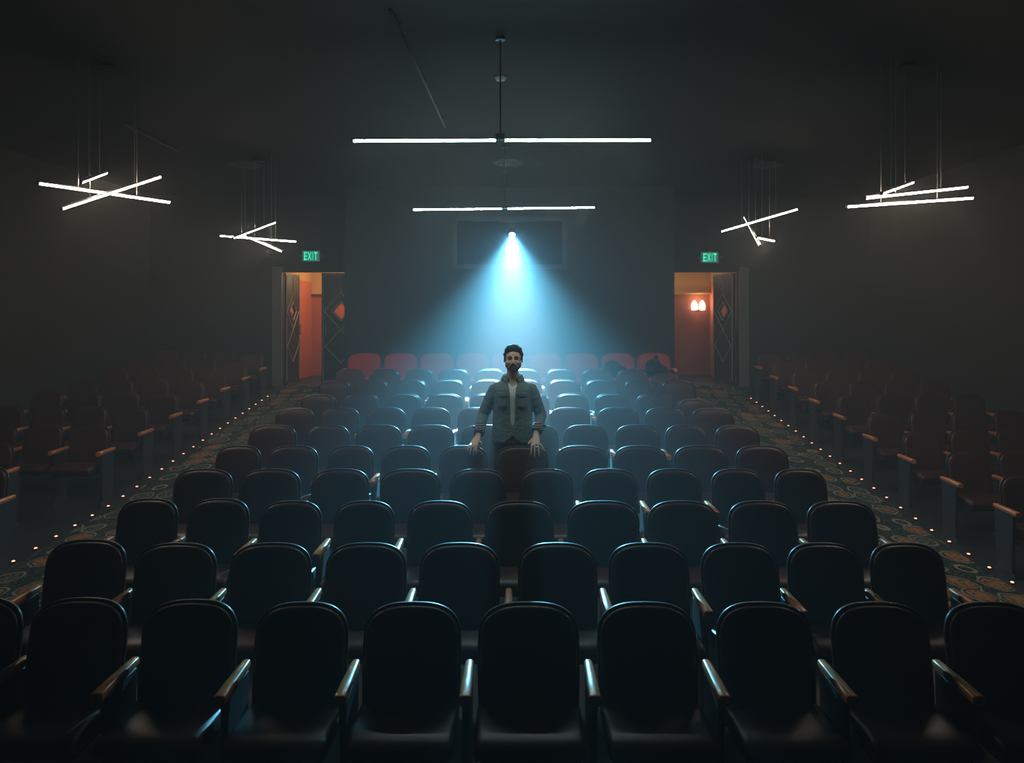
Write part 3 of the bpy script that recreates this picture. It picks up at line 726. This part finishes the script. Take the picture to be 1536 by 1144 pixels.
for s in (-1, 1):
    S, E, W = sho[s], elb[s], wri[s]; Q = E.lerp(W, .60)
    pts, rad = [], []
    chain = [S+Vector((-s*.06, 0, .012)), S+Vector((-s*.005, 0, .002)), S.lerp(E, .3), S.lerp(E, .65), E, E.lerp(Q, .5), Q]; rr = [.06, .064, .064, .06, .056, .053, .05]
    for a, b, ra, rb in zip(chain, chain[1:], rr, rr[1:]):
        for f in (0, .25, .5, .75):
            p = a.lerp(b, f); pts.append(p); rad.append(ra+(rb-ra)*f+.0016*math.sin(p.z*170+s)+.0016*noise.noise(p*40))
    pts.append(Q); rad.append(.05)
    limb(bm, pts, rad, 16)
me = remesh(bm, .0062, 6)
displace(me, lambda c: .003*noise.noise(Vector((c.x*22, c.y*22, c.z*40)))+.0012*noise.noise(c*90))
jk = obj('jacket', me, M_jack, man)
# collar
bm = bmesh.new(); rs = []
for k_, (rx, ry, dz, op) in enumerate(((.078, .07, 1.448, .5), (.082, .075, 1.482, .5), (.09, .083, 1.488, .5), (.103, .091, 1.456, .5), (.115, .098, 1.434, .56))):
    r_ = []
    for i in range(25):
        a = -math.pi/2+op+(2*math.pi-2*op)*i/24; fr = max(0, -math.sin(a))
        r_.append((rx*math.cos(a), .012+ry*math.sin(a)-.012*fr*(k_ > 2), dz-.045*fr**2))
    rs.append(r_)
rings(bm, rs, False, False, closed=False); obj('collar', solid(bm, .005), M_jack, jk)
bm = bmesh.new(); rs = []
for rx, ry, dz in ((.077, .069, 1.44), (.074, .067, 1.478)):
    rs.append([(rx*math.cos(a), .012+ry*math.sin(a), dz-.045*max(0, -math.sin(a))**2) for a in [-math.pi/2+.45+(2*math.pi-.9)*i/24 for i in range(25)]])
rings(bm, rs, False, False, closed=False); obj('collar_lining', solid(bm, .003), M_plaid, jk)
# chest pockets, flaps, button bands
def patch(x0, x1, zt, zb, point, lift):
    bm = bmesh.new(); V = []
    for j in range(5):
        row = []
        for i in range(9):
            f = i/8; x = x0+(x1-x0)*f; z = zt+(zb-(point if j == 4 else point*j/4)*(1-abs(2*f-1))-zt)*j/4
            rx, ry = .2, .134
            y = .01-ry*math.sqrt(max(.05, 1-(x/rx)**2))-lift
            row.append(bm.verts.new((x, y, z)))
        V.append(row)
    for a, b in zip(V, V[1:]):
        for i in range(8): bm.faces.new((a[i], a[i+1], b[i+1], b[i]))
    return solid(bm, .006)
for s in (-1, 1):
    a, b = sorted((s*.055, s*.145))
    fl = obj('pocket_flap', patch(a, b, 1.315, 1.285, .016, .007), M_jack, jk)
    obj('pocket', patch(a+.004, b-.004, 1.29, 1.17, .012, .003), M_jack, jk)
    bm = bmesh.new(); ell(bm, (s*.1, .01-.134*.866-.016, 1.281), (.006, .003, .006), 8); obj('button', smooth(bm), M_button, fl)
bm = bmesh.new()
for i in range(5): ell(bm, (.034, .01-.137-.004, 1.28-.075*i), (.0065, .004, .0065), 8)
o = obj('buttons', smooth(bm), M_button, jk)
# rolled plaid cuffs
for s in (-1, 1):
    E, W = elb[s], wri[s]; a, b = E.lerp(W, .56), E.lerp(W, .86); ax = (b-a).normalized()
    pts = [a, a.lerp(b, .15), a.lerp(b, .5), a.lerp(b, .85), b, b, a.lerp(b, .8)]
    bm = bmesh.new(); limb(bm, pts[:5], [.051, .056, .0575, .056, .048], 18); obj('cuff', smooth(bm), M_plaid, jk)
    bm = bmesh.new(); p0 = a.lerp(b, .05)
    limb(bm, [p0, p0+Vector((s*.03, -.01, -.004)), p0+Vector((s*.058, -.015, -.0)), p0+Vector((s*.075, -.015, .006))], [.03, .036, .026, .008], 10, .55); obj('cuff_flap', smooth(bm), M_jean, jk)
    bm = bmesh.new(); limb(bm, [a.lerp(b, .84), b+ax*.012], [.05, .046], 16); obj('cuff_band', smooth(bm), M_jean, jk)
# trousers and shoes
bm = bmesh.new()
rings(bm, [[(rx*math.cos(2*math.pi*i/24), .01+ry*math.sin(2*math.pi*i/24), z) for i in range(24)] for z, rx, ry in ((.78, .165, .115), (.84, .178, .122), (.90, .176, .118), (.96, .168, .112))])
for s in (-1, 1): limb(bm, [(s*.088, .01, .88), (s*.095, .005, .66), (s*.10, -.003, .47), (s*.104, .018, .3), (s*.108, .02, .075)], [.098, .088, .072, .068, .06], 14)
obj('trousers', remesh(bm, .009, 3), M_jean, man)
for s in (-1, 1):
    bm = bmesh.new(); limb(bm, [(s*.108, .075, .05), (s*.109, .03, .06), (s*.112, -.04, .055), (s*.118, -.14, .042), (s*.12, -.2, .036)], [.03, .047, .047, .047, .022], 14, .8); obj('shoe', smooth(bm), M_shoe, man)
